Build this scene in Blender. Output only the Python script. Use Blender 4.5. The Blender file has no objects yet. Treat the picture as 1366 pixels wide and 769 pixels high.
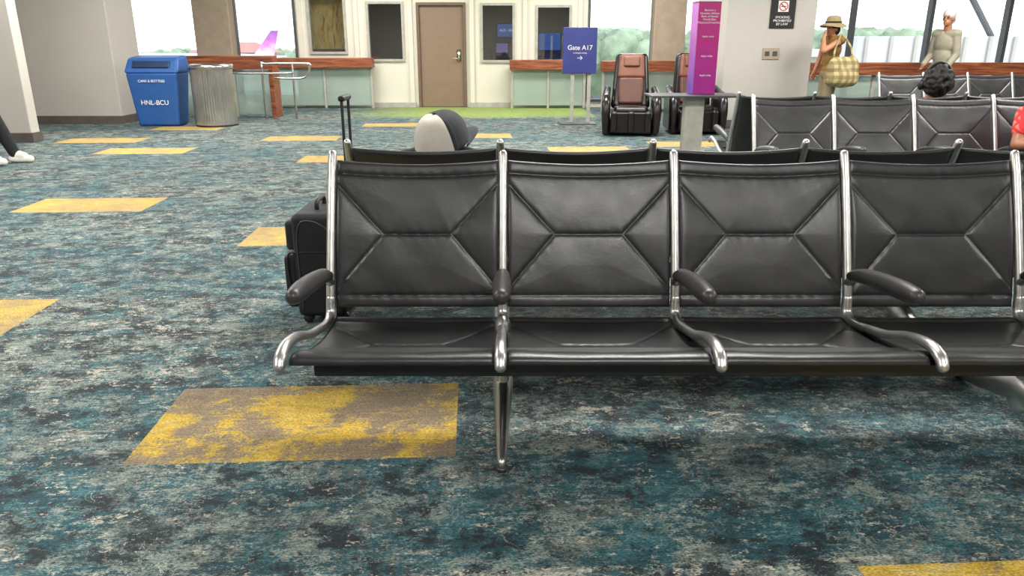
import bpy, bmesh, math, random
from mathutils import Vector, Matrix, Euler
random.seed(7)
S = bpy.context.scene
COL = S.collection
try:
    S.view_settings.view_transform = 'Standard'
except Exception:
    pass

# ------------------------------------------------------------------ materials
def srgb(h):
    h = h.lstrip('#')
    c = [int(h[i:i+2], 16)/255 for i in (0, 2, 4)]
    return tuple(((x/12.92) if x <= .04045 else ((x+.055)/1.055)**2.4) for x in c) + (1,)

class NT:
    def __init__(s, name):
        s.m = bpy.data.materials.new(name); s.m.use_nodes = True
        s.t = s.m.node_tree; s.t.nodes.clear()
        s.out = s.t.nodes.new('ShaderNodeOutputMaterial')
    def n(s, typ, ins=None, **kw):
        nd = s.t.nodes.new(typ)
        for k, v in kw.items(): setattr(nd, k, v)
        for k, v in (ins or {}).items():
            if isinstance(v, bpy.types.NodeSocket): s.t.links.new(v, nd.inputs[k])
            else: nd.inputs[k].default_value = v
        return nd
    def math(s, op, a, b=0.0, c=0.0, clamp=False):
        return s.n('ShaderNodeMath', {0: a, 1: b, 2: c}, operation=op, use_clamp=clamp).outputs[0]
    def noise(s, vec, scale, detail=4, rough=.55, dist=0):
        return s.n('ShaderNodeTexNoise', {'Vector': vec, 'Scale': scale, 'Detail': detail, 'Roughness': rough, 'Distortion': dist}).outputs['Fac']
    def step(s, f, a, b):
        return s.n('ShaderNodeMapRange', {'Value': f, 'From Min': a, 'From Max': b, 'To Min': 0.0, 'To Max': 1.0}).outputs[0]
    def mix(s, f, a, b):
        nd = s.t.nodes.new('ShaderNodeMix'); nd.data_type = 'RGBA'
        for i, v in ((0, f), (6, a), (7, b)):
            if isinstance(v, bpy.types.NodeSocket): s.t.links.new(v, nd.inputs[i])
            else: nd.inputs[i].default_value = v
        return nd.outputs[2]
    def ramp(s, f, stops):
        nd = s.n('ShaderNodeValToRGB', {0: f}); cr = nd.color_ramp
        while len(cr.elements) < len(stops): cr.elements.new(.5)
        for e, (p, c) in zip(cr.elements, stops):
            e.position = p; e.color = c
        return nd.outputs[0]
    def finish(s, color, rough=.5, metal=0, bump=None, bstr=.2, bdist=.01, **kw):
        b = s.n('ShaderNodeBsdfPrincipled', {'Base Color': color, 'Roughness': rough, 'Metallic': metal})
        for k, v in kw.items(): b.inputs[k.replace('_', ' ')].default_value = v
        if bump is not None:
            bn = s.n('ShaderNodeBump', {'Height': bump, 'Strength': bstr, 'Distance': bdist})
            s.t.links.new(bn.outputs[0], b.inputs['Normal'])
        s.t.links.new(b.outputs[0], s.out.inputs[0])
        return s.m

def simple(name, col, rough=.5, metal=0, var=.12, scale=8, bstr=0.0, bscale=60, **kw):
    g = NT(name)
    tc = g.n('ShaderNodeTexCoord').outputs['Object']
    nz = g.noise(tc, scale, 4)
    c = col if isinstance(col, tuple) else srgb(col)
    d = tuple(x*(1-var) for x in c[:3])+(1,); l = tuple(min(1, x*(1+var)) for x in c[:3])+(1,)
    colr = g.ramp(nz, [(.35, d), (.65, l)])
    bump = g.noise(tc, bscale, 3) if bstr else None
    return g.finish(colr, rough, metal, bump, bstr, .004, **kw)

def emis(name, col, st):
    g = NT(name)
    e = g.n('ShaderNodeEmission', {'Color': col if isinstance(col, tuple) else srgb(col), 'Strength': st})
    g.t.links.new(e.outputs[0], g.out.inputs[0]); return g.m

def glassmat(name, tint=(1, 1, 1, 1), gl=.07, diff=0, dcol=(.6, .7, .64, 1)):
    g = NT(name)
    t = g.n('ShaderNodeBsdfTransparent', {'Color': tint}).outputs[0]
    if diff:
        dd = g.n('ShaderNodeBsdfDiffuse', {'Color': dcol}).outputs[0]
        t = g.n('ShaderNodeMixShader', {0: diff, 1: t, 2: dd}).outputs[0]
    gg = g.n('ShaderNodeBsdfGlossy', {'Roughness': .03}).outputs[0]
    m = g.n('ShaderNodeMixShader', {0: gl, 1: t, 2: gg})
    g.t.links.new(m.outputs[0], g.out.inputs[0]); return g.m

def carpet_full():
    g = NT('carpet_distressed')
    pos = g.n('ShaderNodeNewGeometry').outputs['Position']
    rot = g.n('ShaderNodeMapping', {'Vector': pos, 'Rotation': (0, 0, -.0506)}).outputs[0]
    sep = g.n('ShaderNodeSeparateXYZ', {0: rot}); u, w = sep.outputs[0], sep.outputs[1]
    iu = g.math('FLOOR', g.math('DIVIDE', g.math('ADD', u, 1.14), 1.065))
    iw = g.math('FLOOR', g.math('DIVIDE', g.math('SUBTRACT', w, 2.165), .56))
    cid = g.n('ShaderNodeCombineXYZ', {0: iu, 1: iw}).outputs[0]
    wn = g.n('ShaderNodeTexWhiteNoise', {'Vector': cid}, noise_dimensions='3D')
    r = wn.outputs['Value']
    off = g.n('ShaderNodeVectorMath', {0: wn.outputs['Color'], 1: (9, 9, 9)}, operation='MULTIPLY').outputs[0]
    def sc(x, y, o=None):
        v = g.n('ShaderNodeVectorMath', {0: rot, 1: (x, y, 1)}, operation='MULTIPLY').outputs[0]
        if o is not None: v = g.n('ShaderNodeVectorMath', {0: v, 1: o}, operation='ADD').outputs[0]
        return v
    def scale(c, f):
        nd = g.n('ShaderNodeVectorMath', {0: c, 'Scale': f}, operation='SCALE'); return nd.outputs[0]
    n3 = g.noise(sc(105, 210), 1.0, 2, .6)
    n6 = g.noise(sc(30, 46), 1.0, 5, .80)
    st = g.noise(sc(9, 80, (0, 3, 7)), 1.0, 4, .7)
    brk = g.math('ADD', g.math('MULTIPLY', g.math('SUBTRACT', n6, .5), .66), g.math('MULTIPLY', g.math('SUBTRACT', st, .5), .12))
    brk = g.math('ADD', brk, g.math('MULTIPLY', g.math('SUBTRACT', n3, .5), .16))
    brk = g.math('ADD', brk, g.math('MULTIPLY', g.math('SUBTRACT', r, .5), .06))
    def lay(x, y, s_, o, dt=10, rg=.78):
        return g.math('ADD', g.noise(sc(x, y, o), s_, dt, rg), brk)
    hA = lay(1.6, 2.2, 1.8, (5, 3, 0)); hB = lay(2.8, 3.6, 2.4, (25, 13, 2))
    teal = g.mix(g.step(lay(2.6, 3.6, 2.1, (31, 8, 1)), .43, .57), (.016, .056, .070, 1), (.052, .142, .158, 1))
    grey = g.mix(g.step(lay(2.6, 3.6, 2.1, (3, 38, 4)), .43, .58), (.080, .100, .095, 1), (.205, .235, .205, 1))
    col = g.mix(g.step(hA, .465, .535), teal, grey)
    col = g.mix(g.step(lay(2.8, 4.0, 2.0, off), .530, .575), col, (.185, .225, .20, 1))
    dk = g.step(lay(3.0, 4.0, 2.2, (13, 21, 9)), .510, .550)
    col = g.mix(dk, col, (.015, .021, .025, 1))
    col = g.mix(g.math('MULTIPLY', g.step(hB, .605, .64), .9), col, (.40, .37, .30, 1))
    col = g.mix(g.math('MULTIPLY', g.step(lay(7, 10, 2.1, (2, 61, 3)), .60, .63), .85), col, (.37, .35, .285, 1))
    n5 = g.noise(sc(2.6, 3.0, (11, 2, 0)), 1.8, 6, .62, .8)
    band = g.math('LESS_THAN', g.math('ABSOLUTE', g.math('SUBTRACT', n5, .5)), .0032)
    msk = g.math('GREATER_THAN', g.noise(sc(1.3, 1.3, (3, 9, 0)), 1.4, 3), .52)
    col = g.mix(g.math('MULTIPLY', g.math('MULTIPLY', band, msk), .6), col, (.44, .42, .34, 1))
    gm = g.math('MULTIPLY', g.step(u, -2.6, -1.0), g.math('LESS_THAN', u, 2.3))
    gm = g.math('MULTIPLY', gm, g.step(g.math('ADD', w, g.math('MULTIPLY', brk, 4)), 14.0, 14.5))
    green = g.mix(g.step(n6, .4, .6), (.13, .19, .035, 1), (.34, .42, .12, 1))
    col = g.mix(g.math('MULTIPLY', gm, .9), col, green)
    R = [(-1.14, -.075, 2.165, 2.725), (-3.26, -2.20, 3.33, 3.87), (-3.73, -2.69, 6.09, 6.66), (-1.59, -.53, 4.93, 5.48),
         (-2.03, -.97, 8.68, 9.23), (-4.70, -3.60, 9.5, 10.06), (-5.74, -4.64, 10.65, 11.2), (-2.98, -1.93, 10.76, 11.3),
         (-5.1, -4.04, 12.22, 12.8), (-1.83, -.8, 12.62, 13.15), (-.5, .555, 10.95, 11.5), (.96, 2.0, 9.33, 9.9),
         (2.38, 3.43, 9.85, 10.4), (.97, 2.03, 1.01, 1.57)]
    tot = None
    for (a, b, c, d) in R:
        m1 = g.n('ShaderNodeMath', {0: u, 1: (a+b)/2, 2: (b-a)/2}, operation='COMPARE').outputs[0]
        m2 = g.n('ShaderNodeMath', {0: w, 1: (c+d)/2, 2: (d-c)/2}, operation='COMPARE').outputs[0]
        m = g.math('MULTIPLY', m1, m2)
        tot = m if tot is None else g.math('MAXIMUM', tot, m)
    n7 = g.noise(sc(2.0, 2.4, (1.7, 4.2, 0)), 1.35, 10, .74)
    farm = g.math('GREATER_THAN', w, 3.0); nearm = g.math('LESS_THAN', w, 1.8)
    gsel = g.math('ADD', g.math('ADD', n7, g.math('MULTIPLY', nearm, .06)), g.math('MULTIPLY', brk, .30))
    gcol = g.ramp(gsel, [(.46, srgb('#7d6c57')), (.505, srgb('#8d7b5a')), (.53, srgb('#b39332')), (.60, srgb('#bf9f3e')), (.68, srgb('#bda870'))])
    gcol = g.mix(g.math('MULTIPLY', farm, .6), gcol, srgb('#b89c58'))
    chip = g.math('SUBTRACT', .97, g.math('MULTIPLY', dk, .18))
    col = g.mix(g.math('MULTIPLY', tot, chip), col, gcol)
    weave = g.math('ADD', g.math('MULTIPLY', n3, .7), g.math('MULTIPLY', st, .3))
    wcol = g.n('ShaderNodeMapRange', {'Value': weave, 'From Min': .36, 'From Max': .64, 'To Min': .5, 'To Max': 1.6}).outputs[0]
    col = scale(col, wcol)
    return g.finish(col, .82, 0, g.math('ADD', n3, n6), .5, .006, Specular_IOR_Level=.35)

M = {}
M['carpet'] = carpet_full()
def leather():
    g = NT('black_leather')
    tc = g.n('ShaderNodeTexCoord').outputs['Object']
    at = g.n('ShaderNodeAttribute', attribute_name='seam').outputs['Fac']
    nz = g.noise(tc, 5, 5)
    c = g.ramp(nz, [(.35, (.014, .0135, .014, 1)), (.65, (.024, .023, .023, 1))])
    c = g.mix(at, c, (.003, .003, .003, 1))
    fine = g.noise(tc, 320, 3, .6)
    v2 = g.n('ShaderNodeVectorMath', {0: tc, 1: (10, 18, 18)}, operation='MULTIPLY').outputs[0]
    wr = g.noise(v2, 1.0, 3, .55, .5)
    h = g.math('ADD', g.math('MULTIPLY', fine, .22), g.math('MULTIPLY', wr, .42))
    rg = g.math('ADD', .26, g.math('MULTIPLY', g.noise(tc, 14, 4), .18))
    return g.finish(c, rg, 0, h, .3, .006, Specular_IOR_Level=.66)
M['leather'] = leather()
M['alu'] = simple('polished_aluminium', (.62, .60, .575, 1), .34, 1.0, .10, 14)
M['rubber'] = simple('black_urethane', (.030, .028, .028, 1), .40, 0, .1)
M['blackp'] = simple('black_plastic', (.010, .010, .012, 1), .5, 0, .1)
M['wallw'] = simple('wall_offwhite', '#bcb6ae', .8, 0, .03, 1.5, .05, 90)
M['cream'] = simple('wall_cream', '#d8d3c4', .75, 0, .02, 1.0)
M['conc'] = simple('concrete_beige', '#ab9a86', .85, 0, .08, 5, .15, 60)
M['ceil'] = simple('ceiling_white', '#d8d6d0', .9)
M['base'] = simple('baseboard_dark', '#5a514c', .7)
M['frame'] = simple('window_frame_dark', '#4f5355', .4, .3)
M['frameg'] = simple('window_frame_grey', '#a9a79c', .5)
M['door'] = simple('door_taupe', '#86705d', .55, 0, .04)
M['doorf'] = simple('door_frame_brown', '#6d5a4a', .5)
M['steel'] = simple('brushed_steel', (.66, .63, .60, 1), .22, 1, .12, 3)
M['blue'] = simple('bin_blue', '#2a5694', .38, 0, .05)
M['blued'] = simple('bin_blue_dark', '#152a4c', .4)
M['white'] = simple('white_paint', '#eceae6', .5, 0, .02)
M['navy'] = simple('sign_navy', '#343c80', .4, 0, .14, 1.5)
M['black'] = simple('matte_black', '#151515', .6)
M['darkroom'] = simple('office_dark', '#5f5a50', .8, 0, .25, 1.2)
M['glass'] = glassmat('clear_glass')
M['glassg'] = glassmat('green_glass', (.80, .90, .84, 1), .12, .55, (.50, .60, .53, 1))
M['glassd'] = glassmat('tinted_glass', (.82, .84, .83, 1), .16)
M['tan'] = simple('tan_leather', '#583528', .40, 0, .12, 8, .2, 120)
M['tanl'] = simple('tan_leather_pad', '#74452f', .40, 0, .12, 8, .2, 120)
M['mblack'] = simple('massage_black', '#191413', .25, 0, .1)
M['tarmac'] = simple('tarmac', '#b9bab6', .9, 0, .06, .05)
M['tree'] = simple('foliage_hazed', '#8a9a7e', .9, 0, .35, .35)  # distance haze is mixed into this pale leaf colour
M['roof'] = simple('red_roof', '#b07a72', .8)
M['jet'] = simple('jet_white', '#e2e4e8', .35)
def tailm():
    g = NT('tail_purple')
    tc = g.n('ShaderNodeTexCoord').outputs['Object']
    sp = g.n('ShaderNodeSeparateXYZ', {0: tc})
    f = g.math('ADD', g.math('MULTIPLY', sp.outputs[2], .12), g.math('MULTIPLY', g.noise(tc, .5, 2), .5))
    c = g.ramp(g.math('SUBTRACT', f, .6), [(.30, srgb('#e6c4d8')), (.55, srgb('#c470ae')), (.85, srgb('#8d559f'))])
    return g.finish(c, .4)
M['purple'] = tailm()
M['skin'] = simple('skin', '#b67c5c', .5, 0, .08, 10)
M['skinl'] = simple('skin_light', '#a87254', .5, 0, .08, 10)
M['skint'] = simple('skin_tan', '#9c6648', .5, 0, .08, 10)
M['hairw'] = simple('hair_white', '#cfcac2', .8, 0, .25, 40, .5, 200)
M['haird'] = simple('hair_dark', '#1d1613', .6, 0, .3, 40, .5, 200)
M['tee'] = simple('tee_greige', '#98917e', .9, 0, .10, 9, .5, 14)
M['khaki'] = simple('khaki_cloth', '#8c7f64', .85, 0, .08, 12, .2, 20)
M['mustard'] = simple('top_mustard', '#85642f', .85, 0, .12, 12, .2, 20)
M['straw'] = simple('straw', '#9c8963', .85, 0, .2, 60, .3, 150)
M['dark'] = simple('dark_cloth', '#17181c', .85, 0, .15, 12, .2, 20)
M['nylon'] = simple('black_nylon', '#131418', .6, 0, .2, 30, .5, 160)
M['red'] = simple('red_cloth', '#c8303a', .7, 0, .1, 12, .2, 20)
M['shoe'] = simple('shoe_white', '#e9e4da', .6)
M['eye'] = simple('eye_dark', '#20150f', .2)
M['concl'] = simple('apron_building', '#a8a59a', .8, 0, .08, .4)
M['stuffw'] = simple('jet_bridge_white', '#bdbdb8', .5, 0, .04, 2)

def woodm():
    g = NT('rail_wood')
    tc = g.n('ShaderNodeTexCoord').outputs['Object']
    v = g.n('ShaderNodeVectorMath', {0: tc, 1: (1, 14, 14)}, operation='MULTIPLY').outputs[0]
    nz = g.noise(v, 2.2, 6, .6, .6)
    c = g.ramp(nz, [(.35, srgb('#5e2c1a')), (.5, srgb('#8a4a2c')), (.65, srgb('#a5633c'))])
    return g.finish(c, .4)
M['wood'] = woodm()
M['capw'] = simple('cap_mesh_white', '#cfc8bc', .85, 0, .03, 30, .25, 500)
M['capg'] = simple('cap_charcoal', '#2f3035', .85, 0, .1, 40, .2, 200)
def plaid():
    g = NT('bag_plaid')
    tc = g.n('ShaderNodeTexCoord').outputs['Object']
    sp = g.n('ShaderNodeSeparateXYZ', {0: tc})
    a = g.math('SINE', g.math('MULTIPLY', g.math('ADD', sp.outputs[0], sp.outputs[1]), 62))
    b = g.math('SINE', g.math('MULTIPLY', sp.outputs[2], 62))
    c = g.mix(g.math('MULTIPLY', g.math('GREATER_THAN', a, 0), .55), srgb('#bfae7c'), srgb('#6e5d3c'))
    c = g.mix(g.math('MULTIPLY', g.math('GREATER_THAN', b, 0), .55), c, srgb('#6e5d3c'))
    return g.finish(c, .8)
M['plaid'] = plaid()
def magenta():
    g = NT('kiosk_magenta')
    tc = g.n('ShaderNodeTexCoord').outputs['Object']
    sp = g.n('ShaderNodeSeparateXYZ', {0: tc})
    nz = g.noise(tc, 3.0, 2)
    f = g.math('ADD', g.math('MULTIPLY', sp.outputs[2], .6), g.math('MULTIPLY', nz, .5))
    c = g.ramp(f, [(.2, srgb('#96298a')), (.5, srgb('#b52684')), (.9, srgb('#bc2a7a'))])
    side = g.ramp(f, [(.2, srgb('#5c3a96')), (.6, srgb('#a05aa8')), (.9, srgb('#b87ab8'))])
    c = g.mix(g.math('LESS_THAN', sp.outputs[0], -.136), c, side)
    return g.finish(c, .35)
M['mag'] = magenta()
def painting():
    g = NT('painting_gold')
    tc = g.n('ShaderNodeTexCoord').outputs['Object']
    v = g.n('ShaderNodeVectorMath', {0: tc, 1: (5, 5, 1.4)}, operation='MULTIPLY').outputs[0]
    nz = g.noise(v, 1.6, 5, .6, 1.0)
    c = g.ramp(nz, [(.35, srgb('#8a6a40')), (.42, srgb('#d0aa58')), (.56, srgb('#e6d088')), (.7, srgb('#a45c50'))])
    return g.finish(c, .5)
M['paint'] = painting()
def redlace():
    g = NT('red_lace')
    tc = g.n('ShaderNodeTexCoord').outputs['Object']
    vo = g.n('ShaderNodeTexVoronoi', {'Vector': tc, 'Scale': 16.0}, feature='DISTANCE_TO_EDGE').outputs['Distance']
    c = g.ramp(vo, [(.15, srgb('#cc202a')), (.20, srgb('#b87a60'))])
    return g.finish(c, .7)
M['lace'] = redlace()

# ------------------------------------------------------------------ helpers
def meta(o, label=None, cat=None, kind=None, group=None):
    if label: o['label'] = label
    if cat: o['category'] = cat
    if kind: o['kind'] = kind
    if group: o['group'] = group
    return o
def link(o, parent=None):
    COL.objects.link(o)
    if parent is not None: o.parent = parent
    return o
def empty(name, loc=(0, 0, 0), rz=0, parent=None):
    o = bpy.data.objects.new(name, None); o.empty_display_size = .1
    o.location = loc; o.rotation_euler = (0, 0, rz)
    return link(o, parent)
def mobj(name, bm, mats, parent=None, smooth=True, loc=(0, 0, 0)):
    me = bpy.data.meshes.new(name); bm.to_mesh(me); bm.free()
    for m in (mats if isinstance(mats, (list, tuple)) else [mats]): me.materials.append(m)
    if smooth:
        for p in me.polygons: p.use_smooth = True
    o = bpy.data.objects.new(name, me); o.location = loc
    return link(o, parent)
def addbox(bm, x0, x1, y0, y1, z0, z1, mi=0, M4=None):
    vs = [bm.verts.new(Vector(p)) for p in ((x0,y0,z0),(x1,y0,z0),(x1,y1,z0),(x0,y1,z0),(x0,y0,z1),(x1,y0,z1),(x1,y1,z1),(x0,y1,z1))]
    if M4 is not None:
        for v in vs: v.co = M4 @ v.co
    for f in ((3,2,1,0),(4,5,6,7),(0,1,5,4),(1,2,6,5),(2,3,7,6),(3,0,4,7)):
        fc = bm.faces.new([vs[i] for i in f]); fc.material_index = mi
    return vs
def bev(o, wd, seg=3):
    m = o.modifiers.new('bevel', 'BEVEL'); m.width = wd; m.segments = seg; m.harden_normals = True
    m.limit_method = 'ANGLE'
    return o
def box(name, x0, x1, y0, y1, z0, z1, mat, parent=None, bevel=0, seg=3, loc=(0, 0, 0)):
    bm = bmesh.new(); addbox(bm, x0, x1, y0, y1, z0, z1)
    o = mobj(name, bm, mat, parent, smooth=bevel > 0, loc=loc)
    if bevel: bev(o, bevel, seg)
    return o
def boxes(name, lst, mat, parent=None, bevel=0, loc=(0, 0, 0)):
    bm = bmesh.new()
    for b in lst: addbox(bm, *b)
    o = mobj(name, bm, mat, parent, smooth=bevel > 0, loc=loc)
    if bevel: bev(o, bevel, 2)
    return o
def catmull(pts, rad, n):
    P = [Vector(p) for p in pts]; out = []; ro = []
    for i in range(len(P)-1):
        p0 = P[max(i-1, 0)]; p1 = P[i]; p2 = P[i+1]; p3 = P[min(i+2, len(P)-1)]
        for k in range(n):
            t = k/n
            out.append(.5*((2*p1)+(p2-p0)*t+(2*p0-5*p1+4*p2-p3)*t*t+(3*p1-p0-3*p2+p3)*t**3))
            ro.append(rad[i]*(1-t)+rad[i+1]*t)
    out.append(P[-1]); ro.append(rad[-1])
    return out, ro
def addtube(bm, pts, rad, n=6, seg=14, flat=1.0, side=None, cap=True):
    if not isinstance(rad, (list, tuple)): rad = [rad]*len(pts)
    P, R = catmull(pts, rad, n) if n > 1 else ([Vector(p) for p in pts], list(rad))
    if cap:
        d0 = (P[0]-P[1]).normalized(); d1 = (P[-1]-P[-2]).normalized()
        a0, a1, r0, r1 = P[0], P[-1], R[0], R[-1]
        pre = [(a0+d0*r0*math.sin(a), r0*max(math.cos(a), .02)) for a in (1.5, 1.15, .8, .4)]
        post = [(a1+d1*r1*math.sin(a), r1*max(math.cos(a), .02)) for a in (.4, .8, 1.15, 1.5)]
        P = [p for p, _ in pre]+P+[p for p, _ in post]; R = [r for _, r in pre]+R+[r for _, r in post]
    T = []
    for i in range(len(P)):
        a = P[max(i-1, 0)]; b = P[min(i+1, len(P)-1)]; T.append((b-a).normalized())
    N = Vector(side) if side is not None else (Vector((0, 0, 1)) if abs(T[0].z) < .9 else Vector((1, 0, 0)))
    rings = []
    for i, p in enumerate(P):
        t = T[i]; N = (N - t*N.dot(t)).normalized(); B = t.cross(N)
        rings.append([bm.verts.new(p + (N*math.cos(a)*flat + B*math.sin(a))*R[i]) for a in [2*math.pi*k/seg for k in range(seg)]])
    for i in range(len(rings)-1):
        for k in range(seg):
            bm.faces.new((rings[i][k], rings[i][(k+1) % seg], rings[i+1][(k+1) % seg], rings[i+1][k]))
    bm.faces.new(rings[0][::-1]); bm.faces.new(rings[-1])
def tube(name, pts, rad, mat, parent=None, loc=(0, 0, 0), **kw):
    bm = bmesh.new(); addtube(bm, pts, rad, **kw); bmesh.ops.recalc_face_normals(bm, faces=bm.faces)
    return mobj(name, bm, mat, parent, loc=loc)
def lathe(name, prof, mat, parent=None, seg=32, loc=(0, 0, 0)):
    bm = bmesh.new(); rings = []
    for r, z in prof:
        rings.append([bm.verts.new((r*math.cos(2*math.pi*k/seg), r*math.sin(2*math.pi*k/seg), z)) for k in range(seg)])
    for i in range(len(rings)-1):
        for k in range(seg):
            bm.faces.new((rings[i][k], rings[i][(k+1) % seg], rings[i+1][(k+1) % seg], rings[i+1][k]))
    bm.faces.new(rings[0][::-1]); bm.faces.new(rings[-1])
    bmesh.ops.recalc_face_normals(bm, faces=bm.faces)
    o = mobj(name, bm, mat, parent, loc=loc)
    return o
def text(name, body, size, loc, mat, parent=None, rot=(math.pi/2, 0, 0), ext=.001, align='CENTER', sp=1.0):
    cu = bpy.data.curves.new('t', 'FONT'); cu.body = body; cu.size = size; cu.extrude = ext
    cu.align_x = align; cu.align_y = 'CENTER'; cu.space_line = sp
    to = bpy.data.objects.new('t', cu); COL.objects.link(to)
    dg = bpy.context.evaluated_depsgraph_get(); dg.update()
    me = bpy.data.meshes.new_from_object(to.evaluated_get(dg)); me.materials.clear(); me.materials.append(mat)
    bpy.data.objects.remove(to)
    o = bpy.data.objects.new(name, me); o.location = loc; o.rotation_euler = rot
    return link(o, parent)

# ------------------------------------------------------------------ room shell
def structure(o, label): return meta(o, label, 'room', 'structure')
def wallop(name, x0, x1, y0, y1, z0, z1, ops, mat):
    lst = []; cur = x0
    for (a, b, c, d) in ops:
        if a > cur: lst.append((cur, a, y0, y1, z0, z1))
        if c > z0: lst.append((a, b, y0, y1, z0, c))
        if d < z1: lst.append((a, b, y0, y1, d, z1))
        cur = b
    if cur < x1: lst.append((cur, x1, y0, y1, z0, z1))
    return boxes(name, lst, mat)
H = 3.5
bm = bmesh.new(); bmesh.ops.create_grid(bm, x_segments=1, y_segments=1, size=1)
for v in bm.verts: v.co = Vector((1.5+v.co.x*10.6, 7+v.co.y*13.6, 0))
fl = mobj('floor', bm, M['carpet'], smooth=False); structure(fl, 'distressed teal, charcoal and grey carpet with golden rectangles')
structure(box('ceiling', -9.1, 12.1, -6.1, 20.5, H, H+.1, M['ceil']), 'plain off-white ceiling')
structure(box('wall_left', -9.1, -9, -6.1, 16.75, 0, H, M['wallw']), 'plain off-white wall')
structure(box('wall_right', 12, 12.1, -6.1, 13.4, 0, H, M['wallw']), 'plain off-white wall')
structure(box('wall_behind', -9, 12, -6.1, -6, 0, H, M['wallw']), 'plain off-white wall')
OPS = [(-8.3, -6.45, .12, 3.1), (-5.8, -4.5, .12, 3.1), (-4.25, -3.45, 1.09, 2.35), (-3.03, -2.25, .94, 2.13), (-1.97, -.98, 0, 2.09),
       (-.66, .06, .92, 2.10), (.49, 1.24, .90, 2.06), (1.58, 2.95, .12, 3.1), (3.5, 4.6, .12, 3.1)]
structure(wallop('wall_back', -9, 4.7, 16.55, 16.7, 0, H, OPS, M['cream']), 'cream wall with door and glazed openings')
structure(wallop('wall_right_back', 4.7, 12, 13.4, 13.55, 0, H, [(4.95, 11.6, .12, 3.1)], M['wallw']), 'wall with tall windows to the apron')
structure(box('wall_return', 4.6, 4.7, 13.3, 16.7, 0, H, M['wallw']), 'short return wall')
def pillar(name, x0, x1, y0, y1, mat, lab, base=True):
    structure(box(name, x0, x1, y0, y1, 0, H, mat, bevel=.02), lab)
pillar('wall_left_pillar_near', -8.2, -6.58, 10.43, 10.62, M['wallw'], 'broad off-white pillar with dark base')
pillar('wall_left_pillar_far', -8.98, -6.62, 13.0, 13.95, M['wallw'], 'broad off-white pillar with dark base')
pillar('wall_back_pillar_left', -6.5, -5.76, 16.2, 16.56, M['conc'], 'beige concrete pillar between windows')
pillar('wall_back_pillar_right', 2.9, 3.55, 16.2, 16.56, M['conc'], 'beige concrete pillar between windows')
pillar('wall_right_pillar', 3.32, 4.70, 12.3, 13.35, M['wallw'], 'broad off-white pillar with a notice on it')
for nm, x0, x1, y0, y1 in (('baseboard_left', -8.22, -6.56, 10.41, 10.64), ('baseboard_left_far', -8.97, -6.59, 12.97, 13.97), ('baseboard_right', 3.3, 4.72, 12.27, 13.37)):
    structure(box(nm, x0, x1, y0, y1, 0, .13, M['base'], bevel=.006), 'dark rubber baseboard around pillar')
boxl = []
for x in (-4.42, -3.25, -2.12, -.84, .27, 1.42):
    boxl.append((x-.05, x+.05, 16.5, 16.56, 0.0, H))
structure(boxes('trim_1', boxl, M['cream'], bevel=.01), 'cream pilaster strips on the counter wall')

def window(i, x0, x1, z0, z1, y, mat, gl, mull=(), fw=.05, lab='window in slim frame'):
    l = [(x0, x0+fw, y-.04, y+.1, z0, z1), (x1-fw, x1, y-.04, y+.1, z0, z1), (x0+fw, x1-fw, y-.04, y+.1, z0, z0+fw), (x0+fw, x1-fw, y-.04, y+.1, z1-fw, z1)]
    for mx in mull: l.append((mx-fw/2, mx+fw/2, y-.04, y+.1, z0+fw, z1-fw))
    o = structure(boxes('window_%d' % i, l, mat), lab)
    g = box('glass', x0+fw, x1-fw, y+.02, y+.03, z0+fw, z1-fw, gl, o)
    return o
window(1, -8.3, -6.45, .12, 3.1, 16.55, M['frame'], M['glass'], (), lab='tall exterior window with dark frame')
window(2, -5.8, -4.5, .12, 3.1, 16.55, M['frame'], M['glass'], (), lab='tall exterior window with dark frame')
window(3, -4.25, -3.45, 1.09, 2.35, 16.55, M['frameg'], M['glassd'], lab='office window with grey frame')
window(4, -3.03, -2.25, .94, 2.13, 16.55, M['frameg'], M['glassd'], lab='office window with grey frame')
window(5, -.66, .06, .92, 2.10, 16.55, M['frameg'], M['glassd'], lab='office window with grey frame')
window(6, .49, 1.24, .90, 2.06, 16.55, M['frameg'], M['glassd'], lab='office window with grey frame')
window(7, 1.58, 2.95, .12, 3.1, 16.55, M['frame'], M['glass'], lab='tall exterior window with dark frame')
window(8, 3.5, 4.6, .12, 3.1, 16.55, M['frame'], M['glass'], lab='tall exterior window with dark frame')
window(9, 4.95, 11.6, .12, 3.1, 13.4, M['frame'], M['glass'], (5.75, 7.05, 8.35, 9.9), .06, lab='run of tall apron windows with dark mullions')
d = structure(boxes('door_1', [(-1.93, -1.02, 16.56, 16.61, .01, 2.05)], M['door'], bevel=.004), 'taupe metal door with lever handle')
structure(boxes('trim_2', [(-1.99, -1.93, 16.5, 16.62, 0, 2.11), (-1.02, -.96, 16.5, 16.62, 0, 2.11), (-1.93, -1.02, 16.5, 16.62, 2.05, 2.11)], M['doorf'], bevel=.005), 'brown door frame')
bmh = bmesh.new(); addbox(bmh, -1.16, -1.08, 16.54, 16.56, .95, 1.18); addtube(bmh, [(-1.12, 16.54, 1.0), (-1.12, 16.49, 1.0), (-1.24, 16.48, 1.0)], .012, n=1, seg=10)
h = mobj('handle', bmh, M['steel'], d); h['label'] = 'steel lever handle on plate'
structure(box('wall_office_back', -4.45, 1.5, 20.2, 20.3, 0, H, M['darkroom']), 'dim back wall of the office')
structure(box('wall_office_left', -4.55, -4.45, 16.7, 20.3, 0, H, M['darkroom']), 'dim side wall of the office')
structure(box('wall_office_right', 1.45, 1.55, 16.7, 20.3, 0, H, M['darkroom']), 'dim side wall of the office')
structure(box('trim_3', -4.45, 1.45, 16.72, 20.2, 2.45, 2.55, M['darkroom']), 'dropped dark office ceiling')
LW = emis('lamp_warm', (1, .9, .75, 1), 6)
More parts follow.
